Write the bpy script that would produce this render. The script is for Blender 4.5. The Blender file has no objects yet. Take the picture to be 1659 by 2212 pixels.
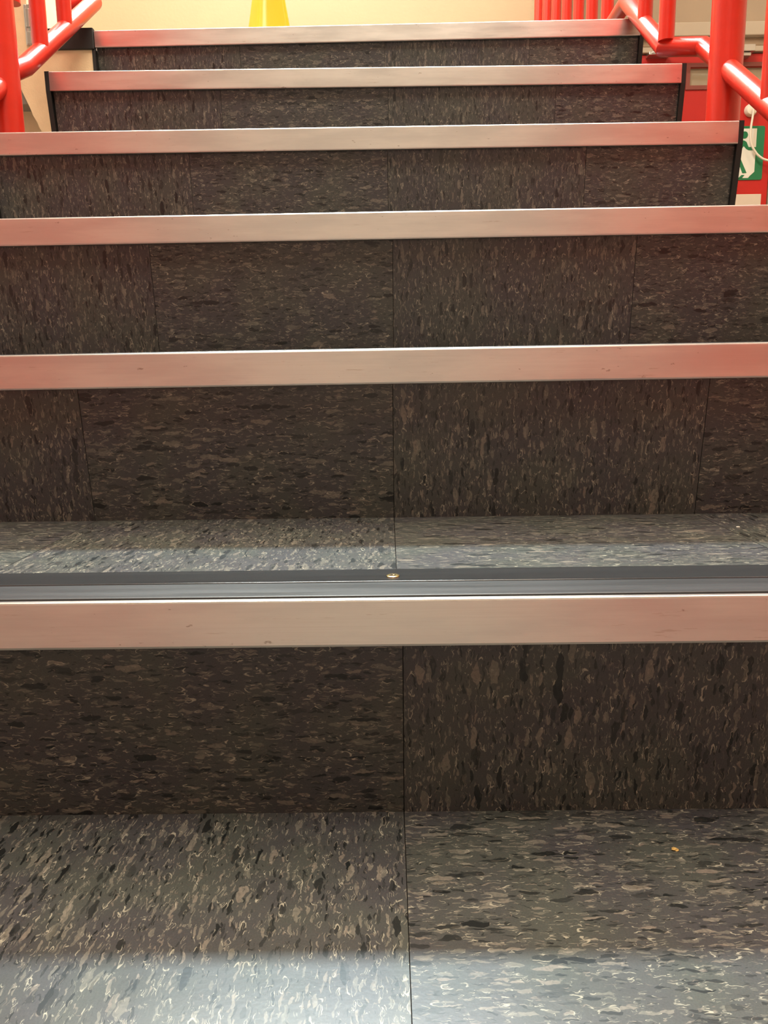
import bpy, bmesh, math, random
from mathutils import Vector, Matrix
random.seed(7)
scn = bpy.context.scene
col = scn.collection

# ------------------------------------------------------------------ camera
cam_d = bpy.data.cameras.new('camera')
cam = bpy.data.objects.new('camera', cam_d); col.objects.link(cam)
right = Vector((0.999897, 0.004591, -0.013568))
up = Vector((0.012524, 0.179474, 0.983683))
fwd = Vector((-0.006951, 0.983752, -0.179398))
cam.matrix_world = Matrix(((right.x, up.x, -fwd.x, 0), (right.y, up.y, -fwd.y, 0), (right.z, up.z, -fwd.z, .6615), (0, 0, 0, 1)))
cam_d.sensor_fit = 'VERTICAL'; cam_d.sensor_height = 24.0
cam_d.lens = 24.0 * 1685.61 / 2212.0
cam_d.clip_start = .01
scn.camera = cam

# ------------------------------------------------------------------ world, lights, exposure
scn.view_settings.view_transform = 'Standard'; scn.view_settings.look = 'None'
scn.view_settings.gamma = 1; scn.view_settings.use_curve_mapping = False
scn.view_settings.exposure = 0.09
w = bpy.data.worlds.new('world'); scn.world = w; w.use_nodes = True
w.node_tree.nodes['Background'].inputs[0].default_value = (1, .80, .62, 1)
w.node_tree.nodes['Background'].inputs[1].default_value = .10

def area(name, loc, rot, sx, sy, power, color, spread=180):
    l = bpy.data.lights.new(name, 'AREA'); l.shape = 'RECTANGLE'; l.size = sx; l.size_y = sy
    l.energy = power; l.color = color; l.spread = math.radians(spread)
    o = bpy.data.objects.new(name, l); col.objects.link(o); o.location = loc; o.rotation_euler = rot
    return o
# cold fluorescent tube fitting over the upper landing, warm fittings over the lower hall
COLD_Y, COLD_Z = 2.62, 3.62
area('landing_tube_light', (-.35, COLD_Y, COLD_Z - .01), (0, 0, 0), 1.5, .26, 295, (.77, .95, 1.0))
area('hall_light', (.1, -.10, 3.6), (0, 0, 0), 1.8, 1.0, 74, (1, .92, .80))
area('stair_fill_light', (.0, 1.25, 3.6), (0, 0, 0), 1.6, 1.2, 62, (1, .90, .74))  # broad soft fill, added to brighten the treads more than the risers
area('side_hall_light', (2.1, 2.2, 3.6), (0, 0, 0), .6, .6, 10, (1, .82, .62))

# ------------------------------------------------------------------ helpers
def tag(o, label=None, cat=None, group=None, kind=None):
    if label: o['label'] = label
    if cat: o['category'] = cat
    if group: o['group'] = group
    if kind: o['kind'] = kind
    return o
def link_bm(name, bm, m, parent=None, smooth=False, bevel=0):
    bmesh.ops.recalc_face_normals(bm, faces=bm.faces) if not bm.loops.layers.uv.get('grain') else None
    me = bpy.data.meshes.new(name); bm.to_mesh(me); bm.free()
    if smooth:
        for p in me.polygons: p.use_smooth = True
    for mm in (m if isinstance(m, (list, tuple)) else [m]): me.materials.append(mm)
    o = bpy.data.objects.new(name, me); col.objects.link(o)
    if parent: o.parent = parent
    if bevel:
        b = o.modifiers.new('bevel', 'BEVEL'); b.width = bevel; b.segments = 2; b.limit_method = 'ANGLE'
    if smooth and not bevel:
        e = o.modifiers.new('edge', 'EDGE_SPLIT'); e.split_angle = math.radians(40)
    return o
def empty(name, loc=(0, 0, 0)):
    o = bpy.data.objects.new(name, None); col.objects.link(o); o.location = loc; o.empty_display_size = .1
    return o
def box(bm, x0, x1, y0, y1, z0, z1):
    v = [bm.verts.new((x, y, z)) for z in (z0, z1) for y in (y0, y1) for x in (x0, x1)]
    for f in ((0, 1, 3, 2), (4, 6, 7, 5), (0, 4, 5, 1), (2, 3, 7, 6), (0, 2, 6, 4), (1, 5, 7, 3)):
        bm.faces.new([v[i] for i in f])
def extrude_x(bm, prof, x0, x1, tilt=0, n=1):
    """closed (y,z) profile swept along x, z shifted by tilt*x"""
    rings = []
    for i in range(n + 1):
        x = x0 + (x1 - x0) * i / n
        rings.append([bm.verts.new((x, y, z + tilt * x)) for y, z in prof])
    k = len(prof)
    for a, b in zip(rings, rings[1:]):
        for j in range(k): bm.faces.new((a[j], a[(j + 1) % k], b[(j + 1) % k], b[j]))
    bm.faces.new(rings[0]); bm.faces.new(rings[-1][::-1])
def prism_y(bm, poly, y0, y1):
    """(x,z) polygon with thickness in y"""
    a = [bm.verts.new((x, y0, z)) for x, z in poly]; b = [bm.verts.new((x, y1, z)) for x, z in poly]
    k = len(poly)
    for j in range(k): bm.faces.new((a[j], a[(j + 1) % k], b[(j + 1) % k], b[j]))
    bm.faces.new(a[::-1]); bm.faces.new(b)
def tube(bm, pts, r, seg=20, caps=True):
    """round tube through pts with mitred corners"""
    pts = [Vector(p) for p in pts]; rings = []
    for i, p in enumerate(pts):
        d0 = (p - pts[i - 1]).normalized() if i else (pts[1] - p).normalized()
        d1 = (pts[i + 1] - p).normalized() if i < len(pts) - 1 else d0
        t = (d0 + d1).normalized()
        if i == 0:
            ref = Vector((0, 0, 1)) if abs(t.z) < .9 else Vector((0, 1, 0))
            u = t.cross(ref).normalized()
        # circle perpendicular to d0 sheared into mitre plane
        u = (u - d0 * u.dot(d0)).normalized(); v = d0.cross(u)
        ring = []
        for k in range(seg):
            a = 2 * math.pi * k / seg
            q = u * math.cos(a) * r + v * math.sin(a) * r
            q = q - d0 * (q.dot(t) / d0.dot(t))
            ring.append(bm.verts.new(p + q))
        rings.append(ring)
    for a, b in zip(rings, rings[1:]):
        for k in range(seg): bm.faces.new((a[k], a[(k + 1) % seg], b[(k + 1) % seg], b[k]))
    if caps: bm.faces.new(rings[0][::-1]); bm.faces.new(rings[-1])
def lathe(bm, prof, seg=24, c=(0, 0, 0), sq=0):
    rings = []
    for r, z in prof:
        rings.append([bm.verts.new((c[0] + r * math.cos(2 * math.pi * k / seg), c[1] + r * math.sin(2 * math.pi * k / seg), c[2] + z)) for k in range(seg)])
    for a, b in zip(rings, rings[1:]):
        for k in range(seg): bm.faces.new((a[k], a[(k + 1) % seg], b[(k + 1) % seg], b[k]))
    bm.faces.new(rings[0][::-1]); bm.faces.new(rings[-1])

# ------------------------------------------------------------------ materials
def srgb(r, g, b):
    f = lambda c: (c / 255 / 12.92) if c / 255 <= .04045 else ((c / 255 + .055) / 1.055) ** 2.4
    return (f(r), f(g), f(b), 1)
def mat(name, color, rough=.5, metal=0, spec=.5):
    m = bpy.data.materials.new(name); m.use_nodes = True
    b = m.node_tree.nodes['Principled BSDF']
    b.inputs['Base Color'].default_value = color; b.inputs['Roughness'].default_value = rough
    b.inputs['Metallic'].default_value = metal; b.inputs['Specular IOR Level'].default_value = spec
    return m
class NT:
    def __init__(s, m): s.t = m.node_tree; s.b = s.t.nodes['Principled BSDF']
    def n(s, typ, **k):
        x = s.t.nodes.new(typ)
        for a, v in k.items():
            if a == 'ins':
                for i, val in v.items(): 
                    if isinstance(val, bpy.types.NodeSocket): s.t.links.new(val, x.inputs[i])
                    else: x.inputs[i].default_value = val
            else: setattr(x, a, v)
        return x
    def math(s, op, a, b=0, c=None, clamp=False):
        ins = {0: a, 1: b}
        if c is not None: ins[2] = c
        return s.n('ShaderNodeMath', operation=op, use_clamp=clamp, ins=ins).outputs[0]
    def mix(s, f, a, b):
        x = s.n('ShaderNodeMix', data_type='RGBA')
        for i, v in ((0, f), (6, a), (7, b)):
            if isinstance(v, bpy.types.NodeSocket): s.t.links.new(v, x.inputs[i])
            else: x.inputs[i].default_value = v
        return x.outputs[2]
    def ramp(s, f, lo, hi):
        x = s.n('ShaderNodeMapRange', ins={0: f, 1: lo, 2: hi}); x.interpolation_type = 'SMOOTHSTEP'
        return x.outputs[0]
    def noise(s, v, scale, detail=2, rough=.5):
        return s.n('ShaderNodeTexNoise', ins={'Vector': v, 'Scale': scale, 'Detail': detail, 'Roughness': rough})
def paint(name, color, rough=.5, var=.06, bump=.1, scale=8):
    m = mat(name, color, rough); t = NT(m)
    p = t.n('ShaderNodeNewGeometry').outputs['Position']
    nz = t.noise(p, scale, 4, .6).outputs[0]
    dark = tuple(c * (1 - 2 * var) for c in color[:3]) + (1,)
    t.t.links.new(t.mix(t.ramp(nz, .3, .7), dark, color), t.b.inputs['Base Color'])
    if bump:
        bp = t.n('ShaderNodeBump', ins={'Strength': bump, 'Distance': .002, 'Height': t.noise(p, scale * 25, 3).outputs[0]})
        t.t.links.new(bp.outputs[0], t.b.inputs['Normal'])
    return m
def vct(name, base_a, base_b, light_a, light_b, dark, rough):
    """vinyl composition tile: streaky chips that run along the u axis of the tile"""
    m = mat(name, base_a, rough, 0, .58); t = NT(m)
    uv = t.n('ShaderNodeUVMap', uv_map='grain').outputs[0]
    def warp(amount, scale):
        nz = t.noise(uv, scale, 2).outputs['Color']
        d = t.n('ShaderNodeVectorMath', operation='SUBTRACT', ins={0: nz, 1: (.5, .5, .5)}).outputs[0]
        d = t.n('ShaderNodeVectorMath', operation='MULTIPLY', ins={0: d, 1: (amount * 1.6, amount, 0)}).outputs[0]
        return t.n('ShaderNodeVectorMath', operation='ADD', ins={0: uv, 1: d}).outputs[0]
    blotch = t.noise(uv, 14, 2).outputs[0]
    c = t.mix(t.ramp(blotch, .35, .65), base_a, base_b)
    fine = t.noise(uv, 900, 2).outputs[0]
    c = t.mix(t.math('MULTIPLY', t.ramp(fine, .3, .8), .25), c, dark)
    wv = warp(.0054, 140)
    def layer(c, lu, lv, off, prob_l, prob_d, size, strength=1.0):
        mp = t.n('ShaderNodeMapping', ins={'Vector': wv, 'Location': (off, off * 1.7, 0), 'Scale': (1 / lu, 1 / lv, 1)}).outputs[0]
        v = t.n('ShaderNodeTexVoronoi', voronoi_dimensions='2D', ins={'Vector': mp, 'Scale': 1.0, 'Randomness': 1.0})
        sp = t.n('ShaderNodeSeparateColor', ins={0: v.outputs['Color']})
        r, g, b = sp.outputs
        thr = t.math('MULTIPLY_ADD', b, size, size * .45)
        d = t.math('SUBTRACT', thr, v.outputs['Distance'])
        inside = t.ramp(d, -.02, .035)
        isl = t.math('GREATER_THAN', r, 1 - prob_l); isd = t.math('LESS_THAN', r, prob_d)
        lc = t.mix(g, light_a, light_b)
        grain = t.ramp(t.noise(wv, 420, 3).outputs[0], .25, .6)
        ml = t.math('MULTIPLY', t.math('MULTIPLY', inside, isl), t.math('MULTIPLY_ADD', grain, .5, .5))
        ml = t.math('MULTIPLY', ml, t.math('MULTIPLY_ADD', t.math('MULTIPLY', g, g), .72, .20 * strength))
        md = t.math('MULTIPLY', t.math('MULTIPLY', inside, isd), t.math('MULTIPLY_ADD', g, .6, .4))
        c = t.mix(md, c, dark); c = t.mix(ml, c, lc)
        # thin curled rim along some chips
        rim = t.math('SUBTRACT', 1, t.ramp(t.math('ABSOLUTE', d), .02, .07))
        pick = t.math('GREATER_THAN', t.math('FRACT', t.math('MULTIPLY', g, 7.3)), .72)
        side = t.ramp(t.noise(wv, 160, 1).outputs[0], .48, .60)
        mr = t.math('MULTIPLY', t.math('MULTIPLY', rim, pick), side)
        return t.mix(t.math('MULTIPLY', mr, .75), c, light_a)
    c = layer(c, .0054, .0011, 3.1, .075, .06, .50)
    c = layer(c, .0100, .0022, 8.7, .09, .10, .48)
    c = layer(c, .0175, .0048, 1.9, .06, .10, .48)
    # thin wandering streaks
    sv = t.n('ShaderNodeMapping', ins={'Vector': wv, 'Location': (4.4, 2.2, 0), 'Scale': (55, 210, 1)}).outputs[0]
    n1 = t.noise(sv, 1.0, 1).outputs[0]
    band = t.math('SUBTRACT', 1, t.ramp(t.math('ABSOLUTE', t.math('SUBTRACT', n1, .52)), .006, .022))
    gate = t.ramp(t.noise(uv, 130, 1).outputs[0], .58, .66)
    c = t.mix(t.math('MULTIPLY', t.math('MULTIPLY', band, gate), .7), c, light_b)
    gate2 = t.ramp(t.noise(uv, 115, 1).outputs[0], .42, .34)
    c = t.mix(t.math('MULTIPLY', t.math('MULTIPLY', band, gate2), .8), c, dark)
    t.t.links.new(c, t.b.inputs['Base Color'])
    rn = t.noise(uv, 30, 3).outputs[0]
    t.t.links.new(t.math('MULTIPLY_ADD', rn, .12, rough - .06), t.b.inputs['Roughness'])
    bp = t.n('ShaderNodeBump', ins={'Strength': .10, 'Distance': .0004, 'Height': t.noise(uv, 350, 3).outputs[0]})
    t.t.links.new(bp.outputs[0], t.b.inputs['Normal'])
    return m
M = {}
M['vct'] = vct('speckled_vinyl_tile', (.062, .067, .058, 1), (.054, .053, .056, 1), (.38, .36, .28, 1), (.17, .145, .12, 1), (.006, .008, .008, 1), .34)

def metal_nosing():
    m = mat('worn_aluminium', (.76, .76, .72, 1), .34, 1.0); t = NT(m)
    p = t.n('ShaderNodeTexCoord').outputs['Object']
    st = t.n('ShaderNodeMapping', ins={'Vector': p, 'Scale': (3, 60, 500)}).outputs[0]
    streak = t.noise(st, 2.0, 4, .6).outputs[0]
    cl = t.n('ShaderNodeMapping', ins={'Vector': p, 'Scale': (5, 10, 30)}).outputs[0]
    cloud = t.noise(cl, 1.5, 4, .6).outputs[0]
    c = t.mix(t.ramp(cloud, .35, .65), (.66, .635, .60, 1), (.75, .72, .67, 1))
    c = t.mix(t.math('MULTIPLY', t.ramp(streak, .45, .75), .22), c, (.60, .55, .50, 1))
    spot = t.noise(t.n('ShaderNodeMapping', ins={'Vector': p, 'Scale': (70, 70, 160)}).outputs[0], 1.0, 3, .65).outputs[0]
    c = t.mix(t.math('MULTIPLY', t.ramp(spot, .70, .74), .55), c, (.22, .15, .10, 1))
    sc = t.noise(t.n('ShaderNodeMapping', ins={'Vector': p, 'Scale': (22, 90, 330)}).outputs[0], 1.0, 4, .7).outputs[0]
    c = t.mix(t.math('MULTIPLY', t.ramp(sc, .64, .70), .35), c, (.42, .33, .25, 1))
    t.t.links.new(c, t.b.inputs['Base Color'])
    t.t.links.new(t.math('MULTIPLY_ADD', cloud, .16, .26), t.b.inputs['Roughness'])
    bp = t.n('ShaderNodeBump', ins={'Strength': .15, 'Distance': .0004, 'Height': streak})
    t.t.links.new(bp.outputs[0], t.b.inputs['Normal'])
    return m
M['alu'] = metal_nosing()
def rubber(name, r0, r1):
    m = mat(name, (.026, .028, .030, 1), .30, 0, .6); t = NT(m)
    p = t.n('ShaderNodeTexCoord').outputs['Object']
    mp = t.n('ShaderNodeMapping', ins={'Vector': p, 'Scale': (3, 60, 60)}).outputs[0]
    nz = t.noise(mp, 2, 3).outputs[0]
    t.t.links.new(t.math('MULTIPLY_ADD', nz, r1, r0), t.b.inputs['Roughness'])
    bp = t.n('ShaderNodeBump', ins={'Strength': .25, 'Distance': .001, 'Height': nz})
    t.t.links.new(bp.outputs[0], t.b.inputs['Normal'])
    return m
M['rubber'] = rubber('black_rubber_insert', .26, .30); M['rubber_rear'] = rubber('black_rubber_rear_strip', .12, .16)
M['black'] = paint('black_trim', (.012, .012, .011, 1), .5, .1, 0)
M['gapdark'] = paint('tile_adhesive', (.02, .014, .010, 1), .8, .1, 0)
M['red'] = paint('red_gloss_paint', (.63, .024, .011, 1), .29, .05, .06, 20)
M['reddoor'] = paint('red_door_paint', (.48, .007, .003, 1), .45, .05, .08, 5)
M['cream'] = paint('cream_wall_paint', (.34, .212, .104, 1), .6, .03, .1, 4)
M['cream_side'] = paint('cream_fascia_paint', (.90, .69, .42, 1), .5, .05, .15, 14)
M['hallwall'] = paint('pale_hall_wall_paint', (.50, .45, .40, 1), .6, .03, .1, 4)
M['tan'] = paint('tan_wall_paint', (.38, .265, .165, 1), .6, .03, .1, 4)
M['trimtan'] = paint('pale_trim_paint', (.46, .35, .24, 1), .5, .03, .05, 6)
M['white'] = paint('white_ceiling_paint', (.75, .70, .62, 1), .7, .02, .05, 5)
M['hallfloor'] = paint('hall_floor_vinyl', (.34, .31, .27, 1), .4, .1, .05, 6)
M['brass'] = mat('brass', (.86, .62, .26, 1), .25, 1)
M['steel'] = mat('brushed_steel', (.62, .60, .56, 1), .35, 1)
M['green'] = paint('green_sign_face', (.010, .16, .055, 1), .35, .04, 0)
M['signwhite'] = paint('white_sign_face', (.72, .66, .54, 1), .4, .02, 0)
M['plate'] = paint('cream_plate', (.64, .50, .37, 1), .45, .03, 0)
M['cord'] = paint('cream_plastic', (.78, .66, .50, 1), .4, .03, 0)
M['glass'] = paint('door_vision_panel', (.33, .26, .17, 1), .25, .04, 0)
M['doorframe'] = paint('dull_red_frame', (.22, .045, .03, 1), .45, .05, 0)
M['crumb'] = paint('yellow_crumb', (.75, .48, .14, 1), .6, .2, .3, 300)
M['crumbw'] = paint('white_crumb', (.8, .75, .65, 1), .6, .1, 0)
M['yellow'] = mat('yellow_plastic', (.66, .29, .006, 1), .32)
M['yellow'].node_tree.nodes['Principled BSDF'].inputs['Subsurface Weight'].default_value = .15
M['yellow'].node_tree.nodes['Principled BSDF'].inputs['Subsurface Radius'].default_value = (.02, .01, .003)
em = mat('lit_tube', (1, 1, 1, 1)); eb = em.node_tree.nodes['Principled BSDF']
eb.inputs['Emission Color'].default_value = (.85, .95, 1, 1); eb.inputs['Emission Strength'].default_value = 4
M['tubecold'] = em
em = mat('lit_warm_diffuser', (1, .9, .8, 1)); eb = em.node_tree.nodes['Principled BSDF']
eb.inputs['Emission Color'].default_value = (1, .8, .58, 1); eb.inputs['Emission Strength'].default_value = 4
M['tubewarm'] = em

# ------------------------------------------------------------------ stair dimensions (metres)
XL, XR = -.6046, .5351
Y6, Z6, G, R = .4946, .5129, .25714, .17092
DZ = {1: .0022, 2: .0002, 3: -.0017, 4: -.002, 5: -.003, 6: 0, 7: 0, 8: 0}
TI = {1: .0052, 2: -.0033, 3: .0003, 4: .0031, 5: .0033, 6: -.0005, 7: 0, 8: 0}
SEAM = {1: .002, 2: .0072, 3: .0039, 4: .0081, 5: .0047, 6: .008, 7: .008, 8: .004}
T = .305
def ynose(n): return Y6 + (6 - n) * G
def znose(n): return Z6 + (6 - n) * R + DZ[n]
LAND_Z = znose(1); LAND_END = 2.93
HALL = 3.9

# ------------------------------------------------------------------ setting
def struct(name, bm, m, **k):
    o = link_bm(name, bm, m, **k); o['kind'] = 'structure'; return o
bm = bmesh.new(); box(bm, -2.6, 2.6, -2.6, HALL + .1, -.1, 0); struct('floor', bm, M['hallfloor'])
bm = bmesh.new(); box(bm, -2.6, 2.6, -2.6, HALL + .1, 3.72, 3.8); struct('ceiling', bm, M['white'])
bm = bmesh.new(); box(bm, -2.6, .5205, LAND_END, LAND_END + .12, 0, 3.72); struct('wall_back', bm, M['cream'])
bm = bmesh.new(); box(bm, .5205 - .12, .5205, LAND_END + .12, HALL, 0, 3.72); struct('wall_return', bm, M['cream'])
# hall wall with door opening
bm = bmesh.new()
box(bm, .5205, 1.155, HALL, HALL + .12, 0, 2.09); box(bm, 1.86, 2.6, HALL, HALL + .12, 0, 2.09)
box(bm, .5205, 2.6, HALL, HALL + .12, 2.09, 3.72); struct('wall_hall', bm, M['tan'])
bm = bmesh.new(); box(bm, 2.5, 2.6, -2.6, HALL, 0, 3.72); struct('wall_right', bm, M['tan'])
bm = bmesh.new(); box(bm, -2.6, -2.5, -2.6, LAND_END, 0, 3.72); struct('wall_left', bm, M['hallwall'])
bm = bmesh.new(); box(bm, -2.5, 2.5, -2.6, -2.5, 0, 3.72); struct('wall_front', bm, M['hallwall'])
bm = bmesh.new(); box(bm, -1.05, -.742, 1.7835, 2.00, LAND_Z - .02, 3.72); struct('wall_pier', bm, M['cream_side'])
# cornice mouldings on the hall wall above the door
bm = bmesh.new(); box(bm, .522, 2.5, HALL - .05, HALL, 2.122, 2.180); struct('trim_1', bm, M['trimtan'], bevel=.004)
bm = bmesh.new(); box(bm, .522, 2.5, HALL - .0195, HALL, 2.0905, 2.122); struct('trim_2', bm, M['tan'], bevel=.002)
# landing floor, its painted front face and black edge strip left of the stair
bm = bmesh.new(); box(bm, -2.5, XR - .02, ynose(1) + .25, LAND_END, LAND_Z - .14, LAND_Z - .003)
box(bm, -2.5, XL - .02, ynose(1) + .012, ynose(1) + .25, LAND_Z - .14, LAND_Z - .003)
struct('floor_landing', bm, M['hallfloor'])
bm = bmesh.new(); box(bm, -.705, XL - .001, 1.776, 1.79, LAND_Z - .040, LAND_Z + .001)
box(bm, -.705, XL - .001, 1.776, 1.85, LAND_Z - .003, LAND_Z + .001); struct('trim_3', bm, M['black'], bevel=.0015)
bm = bmesh.new()
prism_y(bm, [(-.705, LAND_Z - .040), (-.705, LAND_Z + .0008), (-1.05, LAND_Z + .0008), (-1.05, 1.36), (-.785, 1.30), (-.7717, 1.2656), (-.7660, 1.250), (-.752, 1.217), (-.7477, 1.204), (-.7395, 1.189), (-.7370, 1.180), (-.7337, 1.1751), (-.715, 1.13), (-.62, .85), (XL - .0062, .85), (XL - .0062, LAND_Z - .040)][::-1], 1.782, 1.80)
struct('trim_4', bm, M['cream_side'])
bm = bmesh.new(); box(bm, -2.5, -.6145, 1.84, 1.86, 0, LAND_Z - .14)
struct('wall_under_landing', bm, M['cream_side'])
# door in the hall wall
door = empty('door_1', (1.157, HALL, 0)); door['kind'] = 'structure'
def dpart(name, m, parent, fn, **k):
    b = bmesh.new(); fn(b); bmesh.ops.translate(b, verts=b.verts, vec=-Vector(door.location)); return link_bm(name, b, m, parent, **k)
DY = HALL - .004
def leaf(b):
    x0, x1, z0, z1 = 1.18, 1.797, .01, 2.061
    wx0, wx1, wz0, wz1 = 1.4057, 1.765, 1.929, 2.006
    box(b, x0, wx0, DY, DY + .04, z0, z1); box(b, wx1, x1, DY, DY + .04, z0, z1)
    box(b, wx0, wx1, DY, DY + .04, z0, wz0); box(b, wx0, wx1, DY, DY + .04, wz1, z1)
lf = dpart('door_leaf', M['reddoor'], door, leaf)
def wf(b):
    a, c, d, e = 1.388, 1.783, 1.911, 2.024; g = .0177
    box(b, a, a + g, DY - .006, DY, d, e); box(b, c - g, c, DY - .006, DY, d, e)
    box(b, a + g, c - g, DY - .006, DY, d, d + g); box(b, a + g, c - g, DY - .006, DY, e - g, e)
dpart('window_frame', M['doorframe'], door, wf)
dpart('window_pane', M['glass'], door, lambda b: box(b, 1.4057, 1.765, DY + .012, DY + .018, 1.929, 2.006))
def fr(b):
    box(b, 1.803, 1.86, HALL - .02, HALL + .12, 0, 2.09); box(b, 1.155, 1.176, HALL - .02, HALL + .12, 0, 2.09)
    box(b, 1.176, 1.803, HALL - .02, HALL + .12, 2.066, 2.09)
dpart('door_frame', M['trimtan'], door, fr, bevel=.003)
def closer(b):
    tube(b, [(1.2124, DY - .045, 2.055), (1.345, DY - .05, 2.045)], .009, 8)
    tube(b, [(1.345, DY - .05, 2.045), (1.60, DY - .05, 2.030)], .008, 8)
    box(b, 1.20, 1.30, DY - .05, DY, 2.046, 2.060)
    box(b, 1.60, 1.674, DY - .06, DY, 2.052, 2.080); box(b, 1.615, 1.66, DY - .05, DY, 2.036, 2.050)
dpart('door_closer', M['steel'], door, closer, bevel=.002)

# ------------------------------------------------------------------ staircase
stair = empty('staircase', (-.035, 0, 0))
tag(stair, 'straight stair flight with dark speckled tile risers and metal nosings between red railings', 'staircase')
SO = Vector(stair.location)
def spart(name, m, bm, parent=None, **k):
    bmesh.ops.translate(bm, verts=bm.verts, vec=-SO)
    return link_bm(name, bm, m, parent or stair, **k)
def tile_quad(bm, uvl, p, size_u, size_v, grain_u, rnd):
    """p: 4 corners bl, br, tr, tl of the visible face; thin slab with grain UV in metres"""
    vs = [bm.verts.new(q) for q in p]
    f = bm.faces.new(vs)
    uvs = [(0, 0), (size_u, 0), (size_u, size_v), (0, size_v)]
    for l, (a, b) in zip(f.loops, uvs):
        if grain_u: l[uvl].uv = (a + rnd[0], b + rnd[1])
        else: l[uvl].uv = (b + rnd[0], a + rnd[1])
    n = (vs[1].co - vs[0].co).cross(vs[3].co - vs[0].co).normalized()
    back = [bm.verts.new(v.co - n * .0018) for v in vs]
    for i in range(4):
        j = (i + 1) % 4
        g = bm.faces.new((vs[j], vs[i], back[i], back[j]))
        for l in g.loops: l[uvl].uv = rnd
    g = bm.faces.new(back[::-1])
    for l in g.loops: l[uvl].uv = rnd
def tiles(n, kind):
    bm = bmesh.new(); uvl = bm.loops.layers.uv.new('grain')
    s = SEAM[n] if kind == 'riser' else SEAM[n - 1] if n > 1 else SEAM[1]
    k0 = -3
    for k in range(k0, 3):
        x0, x1 = max(XL, s + k * T) + .0003, min(XR, s + (k + 1) * T) - .0003
        if x1 - x0 < .004: continue
        horiz = (k % 2 == 1)            # k=-1 (left of the centre seam): grain runs across
        if kind == 'tread': horiz = not horiz
        rnd = (random.uniform(0, 9), random.uniform(0, 9))
        if kind == 'riser':
            yt, zt = ynose(n) + .0085, znose(n) - .020
            yb, zb = ynose(n) + .0288, (znose(n + 1) if n < 8 else 0)
            tb = TI[n + 1] if n < 8 else 0
            p = [(x0, yb, zb + tb * x0 + .0004), (x1, yb, zb + tb * x1 + .0004), (x1, yt, zt + TI[n] * x1), (x0, yt, zt + TI[n] * x0)]
            tile_quad(bm, uvl, p, x1 - x0, R - .02, horiz, rnd)
        else:
            ya = ynose(n) + .0768; z = znose(n) + .0006
            yb = ynose(n - 1) + .0287 if n > 1 else ynose(1) + G + .0287
            p = [(x0, ya, z + TI[n] * x0), (x1, ya, z + TI[n] * x1), (x1, yb, z + TI[n] * x1), (x0, yb, z + TI[n] * x0)]
            tile_quad(bm, uvl, p, x1 - x0, yb - ya, horiz, rnd)
    return bm
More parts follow.
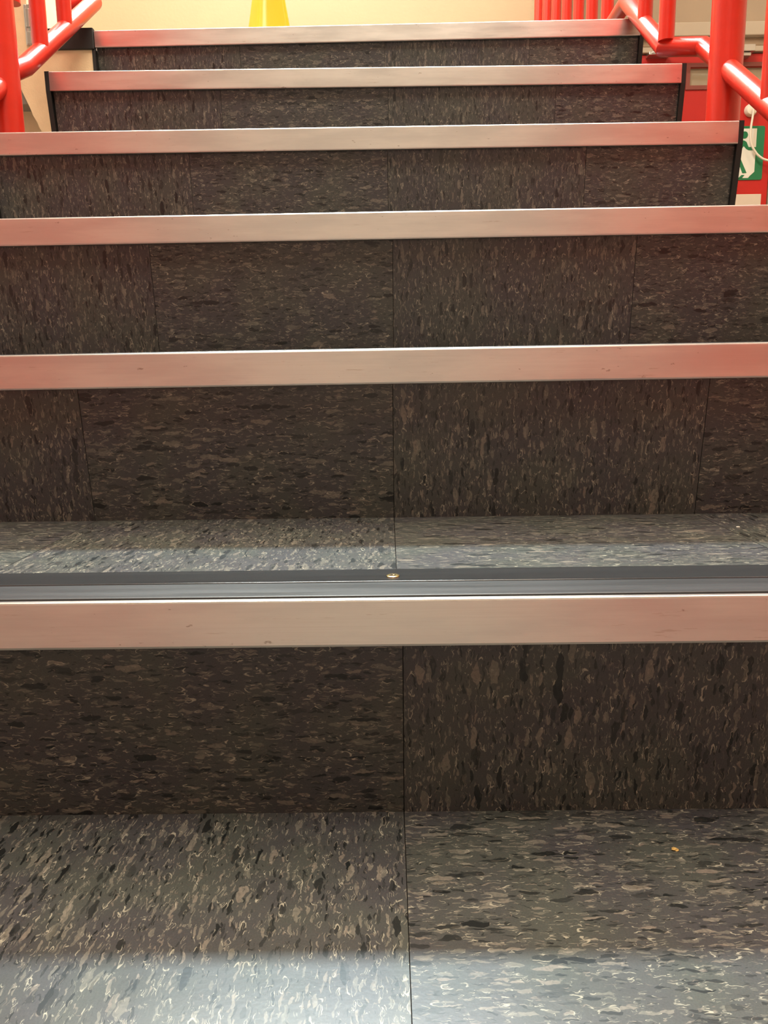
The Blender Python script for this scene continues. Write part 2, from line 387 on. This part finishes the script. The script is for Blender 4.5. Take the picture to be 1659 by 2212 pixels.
# solid carcass under the tiles
bm = bmesh.new()
for n in range(1, 9):
    y0 = ynose(n) + .0312; z1 = znose(n) - .0035
    zb = 0
    yb = ynose(n - 1) + .0312 if n > 1 else ynose(1) + .26
    extrude_x(bm, [(y0, zb), (yb, zb), (yb, z1), (y0 - .020, z1), (y0 - .020, z1 - .02), (y0, znose(n) - R)], XL + .0005, XR - .0005, TI[n])
body = spart('stair_body', M['gapdark'], bm)
def nosing(n):
    y, z = ynose(n), znose(n)
    # aluminium: front plate, rounded top lip, flat base under the inserts, short return below
    P = [(.0034, -.0330), (.0005, -.0325), (0, -.0310), (0, -.0015), (.0005, -.0005), (.0015, 0), (.0044, 0), (.0046, -.0004), (.0046, -.0026),
         (.0768, -.0026), (.0768, -.0031), (.0090, -.0036), (.0050, -.0060), (.0050, -.0320)]
    bm = bmesh.new(); extrude_x(bm, [(y + a, z + b) for a, b in P], XL, XR, TI[n], 40)
    for f in bm.faces:
        if f.calc_center_median().y > y + .0045 and f.normal.z >= -.5 and f.calc_center_median().z > z - .02 + TI[n] * f.calc_center_median().x: f.material_index = 1
    o = spart('nosing', [M['alu'], M['gapdark']], bm, smooth=False)
    for (a, b, crown) in ((.0066, .0401, .0006), (.0424, .0766, .0007)):
        prof = [(a, -.0023)]
        h = .0014
        for i in range(33):
            t = .5 - .5 * math.cos(math.pi * i / 32)
            e = min(1, min(t, 1 - t) * 60)
            prof.append((a + (b - a) * t, -.0006 + h * math.sin(e * math.pi / 2) - crown * math.sin(t * math.pi) * (1 if b > .05 else -.6)))
        prof.append((b, -.0023))
        bm = bmesh.new(); extrude_x(bm, [(y + p, z + q) for p, q in prof], XL + .0005, XR - .0005, TI[n], 40)
        g = link_bm('grip_strip', bm_shift(bm), M['rubber'] if b < .05 else M['rubber_rear'], o)
        for p in g.data.polygons: p.use_smooth = True
        md = g.modifiers.new('edge', 'EDGE_SPLIT'); md.split_angle = math.radians(50)
    # countersunk screws in the rear strip
    for sx in (-.47, .002, .44):
        bm = bmesh.new(); c = (sx, y + .0577, z + TI[n] * sx + .0004)
        lathe(bm, [(.0048, -.001), (.0048, .0004), (.0040, .0007), (.0018, .0007), (.0010, .0003)], 20, c)
        s = link_bm('screw', bm_shift(bm), M['brass'], o)
        s['label'] = 'brass countersunk cross-head screw'
        bm = bmesh.new(); cz = c[2] + .00072
        for a in (.5, .5 + math.pi / 2):
            dx, dy = math.cos(a), math.sin(a)
            v = [bm.verts.new((c[0] + dx * i * .0024 - dy * j * .0005, c[1] + dy * i * .0024 + dx * j * .0005, cz)) for i, j in ((-1, -1), (1, -1), (1, 1), (-1, 1))]
            f = bm.faces.new(v); r = bmesh.ops.extrude_face_region(bm, geom=[f])
            bmesh.ops.translate(bm, vec=(0, 0, .00015), verts=[e for e in r['geom'] if isinstance(e, bmesh.types.BMVert)])
        bmesh.ops.recalc_face_normals(bm, faces=bm.faces)
        # join the dark slot into the screw mesh as a second material
        bm2 = bmesh.new(); bm2.from_mesh(s.data)
        base = len(bm2.faces); tmp = bpy.data.meshes.new('slot'); bmesh.ops.translate(bm, verts=bm.verts, vec=-SO); bm.to_mesh(tmp); bm.free()
        bm2.from_mesh(tmp); bpy.data.meshes.remove(tmp)
        bm2.faces.ensure_lookup_table()
        for f in bm2.faces[base:]: f.material_index = 1
        bm2.to_mesh(s.data); bm2.free(); s.data.materials.append(M['gapdark'])
    return o
def bm_shift(bm):
    bmesh.ops.translate(bm, verts=bm.verts, vec=-SO); return bm
for n in range(1, 9):
    spart('riser', M['vct'], tiles(n, 'riser'))
    spart('tread', M['vct'], tiles(n, 'tread'))
    nosing(n)
    # black edge trims closing both sides of each step
    for x0, x1 in ((XL - .0085, XL), (XR, XR + .0085)):
        if n == 1 and x0 < 0: x0 = XL - .0065
        y, z = ynose(n), znose(n); zb = znose(n + 1) if n < 8 else 0
        t = TI[n] * x0
        bm = bmesh.new()
        if x0 < 0 and n == 1: prof = [(y - .001, z - .036), (y + .001, zb - .02), (y + .05, zb - .02), (y + .05, z - .036)]
        else: prof = [(y + .0015, z + .0005), (y + .0025, z - .033), (y + .0285, zb - .02), (y + G + .03, zb - .02), (y + G + .03, z + .0005)]
        extrude_x(bm, [(a, b + t) for a, b in prof], x0, x1)
        spart('side_trim', M['black'], bm)

# ------------------------------------------------------------------ red railings
RP, RB, RR = .027, .0142, .0160
SL = R / G
def railing(name, label, side):
    s = side
    if s > 0: PX, UX = .572, .515
    else: PX, UX = -.642, -.622
    PY = 1.4215
    root = empty(name, (PX, PY, 0)); tag(root, label, 'railing', 'red tubular railings')
    def part(nm, fn, parent=None, smooth=True):
        b = bmesh.new(); fn(b); bmesh.ops.translate(b, verts=b.verts, vec=-Vector(root.location))
        return link_bm(nm, b, M['red'], parent or root, smooth=smooth)
    zl = (lambda y: 1.1350 + SL * (y - 1.394)) if s > 0 else (lambda y: 1.128 + SL * (y - 1.394))    # lower rail, outside the steps
    zu = (lambda y: 1.2375 + .7143 * (y - 1.5665)) if s > 0 else (lambda y: 1.1659 + .687 * (y - 1.4361))
    top = 1.82 if s > 0 else 1.8364
    part('post', lambda b: tube(b, [(PX, PY, 0), (PX, PY, zl(PY) + .98)], RP, 32))
    PY2 = .12
    part('post', lambda b: tube(b, [(PX, PY2, 0), (PX, PY2, zl(PY2) + .98)], RP, 32))
    lo_y = -.32
    part('bottom_rail', lambda b: tube(b, [(PX, -1.7, zl(lo_y)), (PX, lo_y, zl(lo_y)), (PX, PY, zl(PY))], RR))
    lz = LAND_Z + .051
    if s > 0:
        part('bottom_rail', lambda b: tube(b, [(PX, PY, zl(PY)), (PX, 1.527, zl(1.527)), (UX, 1.5665, zu(1.5665)), (UX, top, lz), (UX, LAND_END - .01, lz)], RR))
    else:
        part('bottom_rail', lambda b: tube(b, [(PX, PY, zu(PY)), (PX + .004, PY + .012, zu(PY + .012)), (UX, 1.468, zu(1.468)), (UX, top, zu(top)), (-.674, top, zu(top) + .001)], RR))
        part('mid_bar', lambda b: tube(b, [(-.7190, 1.66, 1.369), (-.7190, 1.66, 1.372), (-.7190, 1.66, 1.75), (UX, 1.66, 1.75)], .0165))
    # balusters, each welded onto the rail
    ys_low = [1.25, 1.103, .956, .809, .662, .515, .368, .221, -.03]
    for y in ys_low:
        part('baluster', lambda b: tube(b, [(PX, y, zl(y) + .004), (PX, y, zl(y) + .93)], RB))
    for k in range(9):
        y = -.47 - .147 * k
        if abs(y + 1.64) > .05: part('baluster', lambda b: tube(b, [(PX, y, zl(lo_y) + .004), (PX, y, zl(lo_y) + .93)], RB))
    part('post', lambda b: tube(b, [(PX, -1.68, 0), (PX, -1.68, zl(lo_y) + .98)], RP, 32))
    for y in ([1.5400, 1.6875] if s > 0 else [1.541, 1.668]):
        X = UX
        def bal(b):
            if s > 0 and y < 1.57: tube(b, [(X, 1.556, zu(1.5665) + .006), (X, 1.556, zu(y) + .93)], RB)
            else:
                tube(b, [(X, y, zu(y) + .004), (X, y, zu(y) + .93)], RB)
        part('baluster', bal)
    if s > 0:
        for k in range(7):
            y = 1.972 + .1455 * k
            part('baluster', lambda b: tube(b, [(UX, y, lz + .004), (UX, y, zu(top) + .94)], RB))
    hz = .95
    part('handrail', lambda b: tube(b, [(PX, -1.7, zl(lo_y) + hz), (PX, lo_y, zl(lo_y) + hz), (PX, PY, zl(PY) + hz), (UX, 1.53, zu(1.53) + hz), (UX, top, zu(top) + hz)] + ([(UX, LAND_END - .01, zu(top) + hz)] if s > 0 else [(-.705, top, zu(top) + hz)]), .021))
    return root
railing('stair_railing', 'red tubular railing on the right, its rail jogging inward and running along the landing edge', 1)
railing('stair_railing', 'red tubular railing on the left beside the cream pier, its rail rising without a jog', -1)

# ------------------------------------------------------------------ things
# yellow caution cone on the landing
cone = empty('caution_cone', (-.331, 2.45, LAND_Z)); tag(cone, 'yellow plastic caution cone standing on the upper landing before the cream wall', 'cone')
def sq_ring(bm, half, z, rnd=.35, tilt=0, seg=8):
    vs = []
    r = half * rnd
    for q in range(4):
        a0 = q * math.pi / 2 + math.radians(32)
        for i in range(seg):
            a = -math.pi / 4 + (i / (seg - 1)) * math.pi / 2
            cx = (half - r); lx, ly = cx + r * math.cos(a), cx + r * math.sin(a)
            # corner centred on the diagonal
            ang = math.pi / 4; px = (half - r) * math.sqrt(2) + r * math.cos(a); py = r * math.sin(a)
            x = px * math.cos(a0 + ang) - py * math.sin(a0 + ang); y = px * math.sin(a0 + ang) + py * math.cos(a0 + ang)
            vs.append(bm.verts.new((x + tilt * z, y, z)))
    return vs
bm = bmesh.new(); rings = []
for h, z in ((.085, .028), (.077, .04), (.0505, .265), (.0400, .335), (.0255, .52), (.020, .60), (.012, .615)):
    rings.append(sq_ring(bm, h, z, .5, .012))
for a, b in zip(rings, rings[1:]):
    k = len(a)
    for i in range(k): bm.faces.new((a[i], a[(i + 1) % k], b[(i + 1) % k], b[i]))
bm.faces.new(rings[0][::-1]); bm.faces.new(rings[-1])
link_bm('cone_body', bm, M['yellow'], cone, smooth=True)
bm = bmesh.new(); a = sq_ring(bm, .13, 0, .2); b = sq_ring(bm, .13, .018, .2); c = sq_ring(bm, .10, .028, .2)
for p, q in ((a, b), (b, c)):
    for i in range(len(p)): bm.faces.new((p[i], p[(i + 1) % len(p)], q[(i + 1) % len(p)], q[i]))
bm.faces.new(a[::-1]); bm.faces.new(c); link_bm('cone_base', bm, M['yellow'], cone)

# steel corner guard on the pier
bm = bmesh.new()
box(bm, -.7475, -.742, 1.7785, 1.7818, LAND_Z - .030, LAND_Z + .048); box(bm, -.742, -.7335, 1.7785, 1.7818, LAND_Z - .030, LAND_Z + .048)
box(bm, -.745, -.7345, 1.7765, 1.7787, LAND_Z - .028, LAND_Z - .004); box(bm, -.744, -.736, 1.7765, 1.7787, LAND_Z + .004, LAND_Z + .040)
tag(link_bm('corner_guard', bm, M['steel'], bevel=.0012), 'short grey metal guard on the edge of the cream pier behind the left railing', 'corner guard')

# green running figure sign on the door
SY = DY - .004
sign = empty('exit_sign', (1.66, DY, 1.634)); tag(sign, 'green and white running figure exit sign fixed to the red door', 'sign')
def sgx(u, v):       # u,v in the sign's own units: 0..720 across from its hidden left edge reference, v down
    x = 1.7650 + (u - 700) * .000352 
    z = 1.6340 - (v - 1367) * .0003065
    return x, z
def sign_part(name, polys, y0, y1, m, parent=None):
    b = bmesh.new()
    for poly in polys: prism_y(b, [sgx(*q) for q in poly], y0, y1)
    bmesh.ops.translate(b, verts=b.verts, vec=-Vector(sign.location)); return link_bm(name, b, m, parent or sign)
def rrect(u0, u1, v0, v1, r, n=6):
    pts = []
    for cx, cy, s in ((u1 - r, v0 + r, -90), (u1 - r, v1 - r, 0), (u0 + r, v1 - r, 90), (u0 + r, v0 + r, 180)):
        for i in range(n + 1):
            a = math.radians(s + 90 * i / n); pts.append((cx + r * math.cos(a), cy + r * math.sin(a)))
    return pts
sign_part('sign_panel', [rrect(60, 705, 985, 1755, 30)], SY, DY - .0002, M['green'])
sign_part('pictogram_ground', [[(150, 1022), (598, 1022), (598, 1640), (540, 1700), (520, 1728), (150, 1728)]], SY - .0012, SY, M['signwhite'])
head = [(437 + 46 * math.cos(a * math.pi / 10), 1113 + 52 * math.sin(a * math.pi / 10)) for a in range(20)]
man = [
    head,
    [(340, 1215), (380, 1190), (435, 1190), (470, 1212), (500, 1285), (600, 1288), (600, 1332), (500, 1330), (470, 1310), (435, 1270), (378, 1375), (395, 1430), (495, 1655), (440, 1660), (365, 1470), (330, 1440), (300, 1400)],
    [(150, 1440), (300, 1400), (330, 1440), (250, 1560), (150, 1600)],
    [(390, 1728), (430, 1685), (470, 1685), (440, 1728)],
]
sign_part('pictogram_figure', man, SY - .0024, SY - .0012, M['green'])
# pale notice plate lower on the door
bm = bmesh.new(); box(bm, 1.50, 1.7703, DY - .003, DY - .0001, 1.33, 1.452)
tag(link_bm('notice_plate', bm, M['plate'], bevel=.001), 'blank pale plate on the red door under the green sign', 'plate')
# cream cable hanging from a round rosette
cab = empty('door_cable', (1.694, DY, 1.80)); tag(cab, 'cream cable hanging in a loop from a round plate on the red door', 'cable')
b = bmesh.new(); 
lathe(b, [(.028, 0), (.028, .012), (.022, .022), (.008, .026)], 24)
bmesh.ops.rotate(b, verts=b.verts, cent=(0, 0, 0), matrix=Matrix.Rotation(math.pi / 2, 3, 'X')); bmesh.ops.translate(b, verts=b.verts, vec=(-.001, -.0005, .018))
link_bm('rosette', b, M['cord'], cab, smooth=True)
ctrl = [(1.694, 1.815), (1.692, 1.78), (1.688, 1.74), (1.688, 1.70), (1.695, 1.662), (1.7187, 1.626), (1.735, 1.611), (1.753, 1.5995), (1.7748, 1.593), (1.80, 1.5915), (1.83, 1.594), (1.85, 1.60)]
def cr(p, t):
    n = len(p) - 1; i = min(int(t * n), n - 1); f = t * n - i
    g = lambda k: p[max(0, min(n, k))]
    return [.5 * ((2 * g(i)[d]) + (-g(i - 1)[d] + g(i + 1)[d]) * f + (2 * g(i - 1)[d] - 5 * g(i)[d] + 4 * g(i + 1)[d] - g(i + 2)[d]) * f * f + (-g(i - 1)[d] + 3 * g(i)[d] - 3 * g(i + 1)[d] + g(i + 2)[d]) * f ** 3) for d in (0, 1)]
b = bmesh.new(); tube(b, [(cr(ctrl, k / 40)[0] - 1.694, -.034, cr(ctrl, k / 40)[1] - 1.80) for k in range(41)], .0050, 10)
link_bm('cord', b, M['cord'], cab, smooth=True)

# crumbs on the treads
def crumb(name, loc, s, m, label):
    b = bmesh.new(); bmesh.ops.create_icosphere(b, subdivisions=2, radius=1)
    for v in b.verts: v.co = Vector((v.co.x * s[0], v.co.y * s[1], v.co.z * s[2])) * random.uniform(.6, 1.15)
    mz = min(v.co.z for v in b.verts)
    for v in b.verts: v.co.z -= mz
    o = link_bm(name, b, m); o.location = loc; tag(o, label, 'crumb')
crumb('crumb', (.188, .4741, znose(7) + .0006), (.0028, .0022, .0009), M['crumb'], 'yellow crumb lying on the lowest visible tread, right side')
crumb('crumb', (.3227, .7101, znose(6) + TI[6] * .32 + .0006), (.0017, .0012, .0005), M['crumbw'], 'tiny white crumb on the tread behind the black grip strips')

# ------------------------------------------------------------------ ceiling fittings (above the frame)
def fitting(loc, sx, sy, m, label):
    r = empty('ceiling_light', loc); tag(r, label, 'light')
    b = bmesh.new(); box(b, -sx / 2 - .03, sx / 2 + .03, -sy / 2 - .03, sy / 2 + .03, .03, .10); link_bm('housing', b, M['white'], r, bevel=.006)
    b = bmesh.new(); box(b, -sx / 2, sx / 2, -sy / 2, sy / 2, .005, .03); link_bm('diffuser', b, m, r)
fitting((-.35, COLD_Y, COLD_Z), 1.5, .26, M['tubecold'], 'slim cold white fluorescent fitting over the upper landing')
fitting((.1, -.10, 3.62), 1.8, 1.0, M['tubewarm'], 'wide warm white ceiling fitting above the foot of the stair')
fitting((0, 1.25, 3.62), 1.6, 1.2, M['tubewarm'], 'added warm white fill panel above the middle of the stair')  # unseen panel added to go with the stair fill
fitting((2.1, 2.2, 3.62), .6, .6, M['tubewarm'], 'square warm white ceiling fitting over the hall by the red door')
